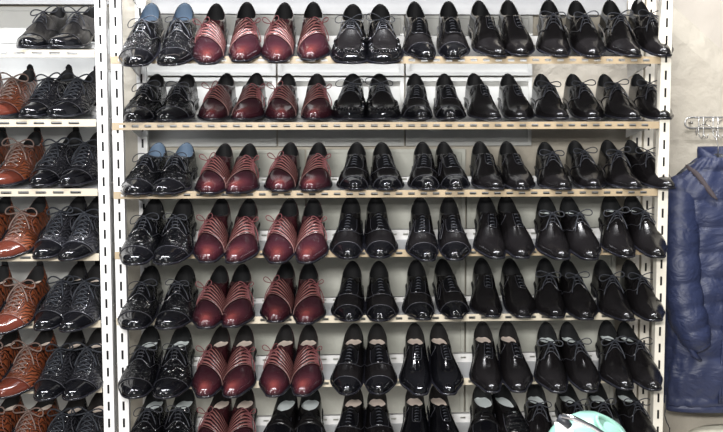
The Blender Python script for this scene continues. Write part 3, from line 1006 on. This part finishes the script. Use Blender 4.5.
MAIN[7] = [(-0.647, 0.100, 6.4, 14.5), (-0.559, 0.100, 6.6, 14.5), (-0.459, 0.100, 9.9, 14.5), (-0.376, 0.100, 7.0, 14.5), (-0.257, 0.100, 9.0, 14.5), (-0.168, 0.100, 4.7, 14.5), (-0.052, 0.100, 8.7, 14.5), (0.045, 0.100, 2.1, 14.5), (0.159, 0.100, 2.4, 14.5), (0.248, 0.100, -1.7, 14.5), (0.368, 0.100, 2.6, 14.5), (0.471, 0.100, -7.9, 14.5), (0.529, 0.100, 3.8, 14.5), (0.658, 0.100, -4.1, 14.5), (0.729, 0.100, 1.7, 14.5), (0.847, 0.100, -6.4, 14.5)]
SIDE[1] = [(-0.957, 0.000, 11.2, 9.0), (-0.870, 0.000, 14.1, 9.0)]
SIDE[2] = [(-1.154, 0.000, 11.0, 10.6), (-1.054, 0.000, 12.0, 10.6), (-0.961, 0.000, 17.6, 10.4), (-0.879, 0.000, 18.1, 10.1)]
SIDE[3] = [(-1.146, 0.000, 13.5, 12.8), (-1.046, 0.000, 14.5, 12.8), (-0.937, 0.000, 16.7, 13.0), (-0.849, 0.000, 12.9, 12.4)]
SIDE[4] = [(-1.131, 0.059, 15.7, 14.3), (-1.031, 0.059, 16.7, 14.3), (-0.920, 0.057, 17.9, 14.2), (-0.837, 0.072, 11.7, 14.3)]
SIDE[5] = [(-1.132, 0.100, 15.9, 15.2), (-1.032, 0.100, 16.9, 15.2), (-0.917, 0.080, 17.1, 14.2), (-0.835, 0.091, 10.6, 14.4)]
SIDE[6] = [(-1.129, 0.083, 19.3, 14.3), (-1.029, 0.083, 20.3, 14.3), (-0.916, 0.100, 14.6, 14.1), (-0.829, 0.100, 9.7, 14.0)]
SIDE[7] = [(-1.129, 0.083, 19.3, 14.3), (-1.029, 0.083, 20.3, 14.3), (-0.916, 0.100, 14.6, 14.1), (-0.829, 0.100, 9.7, 14.0)]

LOOK = {
    'capderby': 'embossed black cap-toe lace-up', 'woven': 'burgundy woven-vamp lace-up', 'moc': 'pleated-toe black lace-up',
    'capoxford': 'black rounded cap-toe oxford', 'loopoxford': 'slim black cap-toe oxford', 'plainoxford': 'plain-toe black oxford',
    'sideoxford': 'smooth black square-toe oxford', 'derby': 'black plain-toe derby with bow', 'blucher': 'smooth black bow-tied derby',
    'loafer_strap': 'black strap loafer', 'loafer_plain': 'black strap loafer with pale insole', 'loafer_ribbed': 'black ribbed loafer with metal bar',
    'engraved_black': 'black engraved cap-toe shoe', 'engraved_brown': 'brown engraved cap-toe shoe', 'lattice': 'black lattice-textured cap-toe shoe'}
GROUP = {
    'capderby': 'embossed black cap-toe shoes in the first column', 'woven': 'burgundy woven-vamp shoes', 'moc': 'pleated-toe black shoes',
    'capoxford': 'rounded cap-toe oxfords', 'loopoxford': 'slim cap-toe oxfords', 'plainoxford': 'plain-toe oxfords', 'sideoxford': 'square-toe oxfords',
    'derby': 'plain-toe derbies', 'blucher': 'bow-tied derbies', 'loafer_strap': 'loafers on the lowest shelf', 'loafer_plain': 'loafers on the lowest shelf', 'loafer_ribbed': 'loafers on the lowest shelf',
    'engraved_black': 'black engraved shoes on the left rack', 'engraved_brown': 'brown engraved shoes on the left rack', 'lattice': 'lattice-textured shoes on the left rack'}
NTH = ['first', 'second', 'third', 'fourth', 'fifth', 'sixth', 'seventh', 'eighth']
def kind_at(r, c, side):
    if c == 0: return 'capderby'
    if c == 1: return 'woven'
    if c == 2: return 'woven' if r < 7 else 'loafer_strap'
    if c == 3: return 'moc' if r < 3 else 'capoxford'
    if c == 4: return 'loopoxford' if r < 6 else 'plainoxford'
    if c == 5:
        return 'sideoxford' if r < 7 else ('loafer_plain' if side < 0 else 'loafer_ribbed')
    return 'derby' if c == 6 else 'blucher'
for r in range(1, 8):
    for i, pose in enumerate(MAIN[r]):
        c, sd = i // 2, (-1 if i % 2 == 0 else 1)
        k = kind_at(r, c, sd)
        ins = 'insole_dark'
        if r >= 6: ins = 'insole_cream'
        if (c in (0,) or (c == 2 and r == 7)) and r >= 6: ins = 'insole_white'
        if c == 0 and r in (1, 3): ins = 'insole_blue'
        if c >= 6 and r in (4, 6, 7): ins = 'insole_white'
        if c == 5 and r == 7: ins = 'insole_white'
        place_shoe((k, sd, ins), pose, ZM[r],
                   '%s, %s one of %s pair from left, %s main shelf' % (LOOK[k], 'left' if sd < 0 else 'right', NTH[c], ORD[r]),
                   GROUP[k], 'loafer' if 'loafer' in k else 'shoe')
WHO = {2: ['left', 'right'], 4: ['left', 'right', 'left', 'right']}
for r in range(1, 8):
    for i, pose in enumerate(SIDE[r]):
        n = len(SIDE[r])
        sd = -1 if i % 2 == 0 else 1
        k = 'lattice' if n == 2 else ('engraved_brown' if i < 2 else 'engraved_black')
        ins = 'insole_cream' if r >= 5 else 'insole_dark'
        place_shoe((k, sd, ins), pose, ZS[r],
                   '%s, %s one of its pair, %s left rack shelf' % (LOOK[k], WHO[n][i], ORD[r]), GROUP[k], 'shoe')

# ------------------------------------------------------------------ jacket on a hanger, wall hook rail
def hook_rail():
    t = thing('hook_rail', (1.30, .392, 1.507), 'chromed wire hook rail screwed to the plaster wall above the navy jacket', 'hook rail')
    q = MB()
    path = []
    xl, xr, hz = -.205, .30, .0175
    for a in np.linspace(PI / 2, 3 * PI / 2, 9):
        path.append((xl + hz * math.cos(a), -.012, hz * math.sin(a)))
    path2 = [(xr, -.012, -hz)]
    full = [(xr, -.012, hz)] + path + path2
    q.tube(full, .0028, 8)
    q.build('rail', M['wire'], t)
    q = MB(); q.tube([(xl + .005, .007, 0), (xl + .005, -.014, 0)], .004, 8); q.tube([(xr - .01, .007, 0), (xr - .01, -.014, 0)], .004, 8)
    q.build('screw', M['wire_dark'], t)
    for i in range(9):
        x = -.178 + .048 * i
        q = MB()
        for dx in (0, .016):
            q.tube([(x + dx, -.016, hz + .002), (x + dx, -.017, -hz), (x + dx, -.018, -hz - .018), (x + dx + .003, -.026, -hz - .030), (x + dx + .006, -.038, -hz - .031), (x + dx + .007, -.046, -hz - .020)], .0016, 6)
        q.build('hook', M['wire'], t)
        q = MB()
        q.tube([(x + .022, -.016, -.004), (x + .022, -.018, .004), (x + .026, -.026, .010), (x + .031, -.032, .009), (x + .033, -.032, .002)], .0014, 6)
        q.build('upper_hook', M['wire_dark'], t)
    return t
hook_rail()

JX, JY = 1.152, .262       # jacket centre
def hanger():
    t = thing('coat_hanger', (JX - .005, JY, 1.375), 'black plastic hanger with metal hook holding the navy puffer jacket', 'hanger')
    q = MB()
    for s in (-1, 1):
        pts = [(0, 0, .018), (s * .04, 0, .012), (s * .09, .002, -.012), (s * .125, .004, -.040)]
        q.tube(pts, [.018, .018, .016, .012], 8, flat=.5)
    q.build('shoulder_bar', M['hanger'], t)
    q = MB()
    pts = [(0, 0, .02), (.000, 0, .06), (-.004, .01, .085)]
    for a in np.linspace(-.5, 1.15 * PI, 12):
        pts.append((-.024 + .026 * math.cos(a), .02 + .045 * min(1, max(0, a)), .103 + .024 * math.sin(a)))
    q.tube(pts, .0017, 6)
    q.build('hook', M['wire_dark'], t)
hanger()

def puffer():
    t = thing('puffer_jacket', (JX, JY, .60), 'navy quilted puffer jacket with brown shoulder patch, hanging right of the racks', 'jacket')
    # local z: 0 hem .. .76 shoulder
    def bulge(z, seams, amp):
        z = np.asarray(z, float)
        out = np.zeros_like(z)
        for a, c in zip(seams[:-1], seams[1:]):
            m = (z >= a) & (z < c)
            out = np.where(m, amp * np.abs(np.sin(PI * (z - a) / (c - a)))**.55, out)
        return out
    def body_hw(z):
        return float(interp(z, [0, .05, .2, .45, .62, .70, .745, .775, .80], [.152, .158, .165, .170, .172, .166, .125, .090, .064]))
    def body_hd(z):
        return float(interp(z, [0, .05, .2, .45, .62, .70, .745, .775, .80], [.045, .060, .075, .080, .075, .066, .055, .047, .042]))
    def front(x, z):
        c = min(.98, abs(x) / (body_hw(z) + .004))**1.25
        return -(body_hd(z) + .010) * (1 - c * c)**.425
    seams = [0, .030, .17, .262, .345, .425, .505, .585, .665, .76, .80]
    nz, na = 120, 64
    zz = np.linspace(.0, .80, nz)
    ang = np.linspace(0, 2 * PI, na, endpoint=False)
    rows = []
    for z in zz:
        hw = body_hw(z)
        hd = body_hd(z)
        bl = float(bulge(z, seams, .010))
        row = []
        for a in ang:
            ca, sa = math.cos(a), math.sin(a)
            wr = .004 * math.sin(9 * a + 21 * z) * math.sin(37 * z + 2 * a) + .003 * math.sin(17 * a - 31 * z)
            k = 1 + 0
            x = (hw + bl * .5 + wr) * math.copysign(abs(ca)**.8, ca)
            y = (hd + bl + wr) * math.copysign(abs(sa)**.85, sa)
            row.append((x, y, z))
        rows.append(row)
    q = MB(); q.grid(rows, closed=True)
    q.f.append(tuple(range(na))[::-1])
    q.build('body', M['jacket'], t)
    # hem band
    q = MB(); rr = []
    for k in range(9):
        a0 = k / 8 * 2 * PI
        rr.append([((.150 + .007 * math.cos(a0)) * math.cos(a), (.047 + .007 * math.cos(a0)) * math.sin(a), -.004 + .014 * math.sin(a0)) for a in ang])
    q.grid(rr, closed=True, flip=True); q.build('hem', M['jacket'], t)
    # zip placket
    q = MB()
    for k in range(2):
        q.tube([(.004 * (k * 2 - 1), -.058 - .02 * math.sin(PI * u) - .01 * (u < .9), .02 + .70 * u) for u in np.linspace(0, 1, 20)], .005, 6)
    q.build('zip_placket', M['jacket'], t)
    # sleeves, ends pushed into the pockets
    for s in (-1, 1):
        q = MB()
        ctrl = [(s * .105, .005, .735), (s * .128, -.010, .69), (s * .138, -.035, .61), (s * .138, -.050, .50), (s * .134, -.062, .40), (s * .122, -.078, .32), (s * .100, -.088, .255), (s * .072, -.090, .205)]
        cx = np.array(ctrl); tt = np.linspace(0, 1, len(ctrl)); T = np.linspace(0, 1, 90)
        P_ = np.stack([interp(T, tt, cx[:, i]) for i in range(3)], 1)
        base = interp(T, [0, .12, .3, .6, .85, 1], [.030, .048, .060, .060, .052, .034])
        sm = np.linspace(.03, .97, 8)
        bl = np.zeros_like(T)
        for a, c in zip(sm[:-1], sm[1:]):
            m = (T >= a) & (T < c)
            bl = np.where(m, .007 * np.abs(np.sin(PI * (T - a) / (c - a)))**.7, bl)
        q.tube(P_, list(base + bl - .004), 20)
        o = q.build('sleeve', M['jacket'], t)
        # pocket welt
        q = MB()
        q.tube([(s * .148, -.060, .262), (s * .125, -.095, .225), (s * .100, -.100, .185), (s * .078, -.098, .165)], [.006, .009, .009, .004], 8)
        q.build('pocket_edge', M['jacket'], t)
        # suede strip over the shoulder seam
        q = MB()
        rows = []
        for u in np.linspace(0, 1, 12):
            wd = .019 * (1 - .45 * (2 * u - 1)**8)
            ax = Vector((s * .85, 0, .52))
            row = []
            for k in (-1, -.6, 0, .6, 1):
                x = s * (.104 - .062 * u) + ax.x * wd * k
                z = .772 - .098 * u + ax.z * wd * k
                row.append(Vector((x, front(x, z) - (.007 if abs(k) < 1 else .001), z)))
            rows.append(row)
        q.grid(rows, flip=(s > 0))
        q.grid([[p + Vector((0, .006, 0)) for p in r] for r in rows], flip=(s < 0))
        q.build('shoulder_patch', M['patch'], t)
    # stand collar, open at the front
    q = MB(); rows = []
    for z, k in ((.735, 1.12), (.76, 1.02), (.79, .98), (.82, 1.0), (.832, .97), (.826, .86), (.79, .84), (.75, .86)):
        rows.append([(.070 * k * math.cos(a), .048 * k * math.sin(a) + .006, z - .030 * max(0, -math.sin(a))**2) for a in np.linspace(-PI / 2 + .35, 3 * PI / 2 - .35, 26)])
    q.grid(rows, flip=False)
    q.build('collar', M['jacket'], t)
puffer()

# ------------------------------------------------------------------ mint steamer on a stand in front of the rack
def steamer():
    t = thing('garment_steamer', (.583, -.36, .583), 'mint green rounded appliance with chrome bar, in front of the lowest shelf', 'steamer')
    rx, ry, h = .118, .085, .165
    def R_(z):
        return float(interp(z, [0, .02, .06, .10, .135, .155, .165], [.90, .98, 1.0, .92, .70, .42, .22]))
    q = MB(); rows = []
    for z in np.linspace(0, h, 26):
        k = R_(z)
        rows.append([(rx * k * math.cos(a), ry * k * math.sin(a), z) for a in np.linspace(0, 2 * PI, 48, endpoint=False)])
    q.grid(rows, closed=True)
    n = 48
    q.f.append(tuple(range(n))[::-1]); q.f.append(tuple(25 * n + j for j in range(n)))
    q.build('body', M['mint'], t)
    q = MB()
    ring = [(.052 + .040 * math.cos(a) , -.045 + .020 * math.sin(a), .128 - .030 * math.cos(a) + .020 * math.sin(a)) for a in np.linspace(0, 2 * PI, 32)[:-1]]
    q.tube(ring, .0065, 10, closed=True)
    q.build('handle_ring', M['mint'], t)
    q = MB(); q.add([(p[0], p[1], p[2]) for p in ring], [tuple(range(len(ring)))]); q.build('recess', M['mint_dark'], t)  # flat disc, its dark colour stands for shade inside the opening
    q = MB(); rows = []
    for u in np.linspace(0, 1, 14):
        rows.append([(-.095 + .125 * u, -.030 - .055 * math.sin(PI * (.15 + .5 * u)) * k, .150 - .03 * u + .012 * math.cos(PI * (k - .5)) - .045 * k) for k in np.linspace(0, 1, 10)])
    q.grid(rows, flip=True)
    q.grid([[(p[0], p[1] + .008, p[2] - .004) for p in r] for r in rows])
    q.build('front_shell', M['white_gloss'], t)  # white shell paints the glossy highlight on the mint body
    q = MB()
    q.tube([(-.085, -.066, .176), (-.055, -.072, .170), (-.01, -.082, .150), (.035, -.090, .122), (.055, -.092, .108)], [.007, .0075, .0065, .006, .004], 10, flat=.6)
    q.build('chrome_bar', M['chrome'], t)
    q = MB(); q.tube([(-.092, -.052, .168), (-.075, -.058, .158), (-.062, -.060, .145)], [.010, .012, .009], 10)
    q.build('bar_knob', M['hanger'], t)
steamer()
def stand():
    t = thing('side_table', (.575, -.36, 0), 'white round table under the mint steamer', 'table')
    q = MB(); rows = []
    for r_, z in ((.0, .583), (.135, .583), (.14, .578), (.14, .566), (.135, .560), (.0, .560)):
        rows.append([(r_ * math.cos(a), r_ * math.sin(a), z) for a in np.linspace(0, 2 * PI, 40, endpoint=False)])
    q.grid(rows, closed=True, flip=True); q.build('table_top', M['white_gloss'], t)
    q = MB(); q.tube([(0, 0, .012), (0, 0, .56)], .018, 16); q.build('column', M['white_gloss'], t)
    q = MB(); q.tube([(0, 0, 0), (0, 0, .006), (0, 0, .014)], [.12, .12, .09], 32); q.build('foot', M['white_gloss'], t)
stand()

# cream padded stool seat just showing at the bottom right corner
def pouf():
    t = thing('padded_stool', (1.20, .20, -.0), 'cream cloth padded stool top under the navy jacket, at the lower right corner', 'stool')
    q = MB(); rows = []
    for u in np.linspace(0, PI, 14):
        rr = .16 * math.sin(u)**.6
        rows.append([(rr * math.cos(a), rr * math.sin(a), .478 + .05 * math.cos(u)) for a in np.linspace(0, 2 * PI, 40, endpoint=False)])
    q.grid(rows, closed=True, flip=True); q.build('seat', M['cream_cloth'], t)
    for a in (.8, 2.4, 3.9, 5.5):
        q = MB(); q.tube([(.10 * math.cos(a), .10 * math.sin(a), .44), (.13 * math.cos(a), .13 * math.sin(a), 0)], .011, 10); q.build('leg', M['steel_white'], t)
pouf()

q = MB()
q.tube([(.908, -.004, .70), (.909, -.006, .66), (.906, -.008, .64), (.912, -.010, .62), (.922, -.008, .60), (.925, -.006, .50), (.924, -.006, .10), (.93, -.006, .004)], .0018, 6)
tag(q.build('cable', M['cable'], None), 'thin black cable running down beside the right front upright', 'cable')
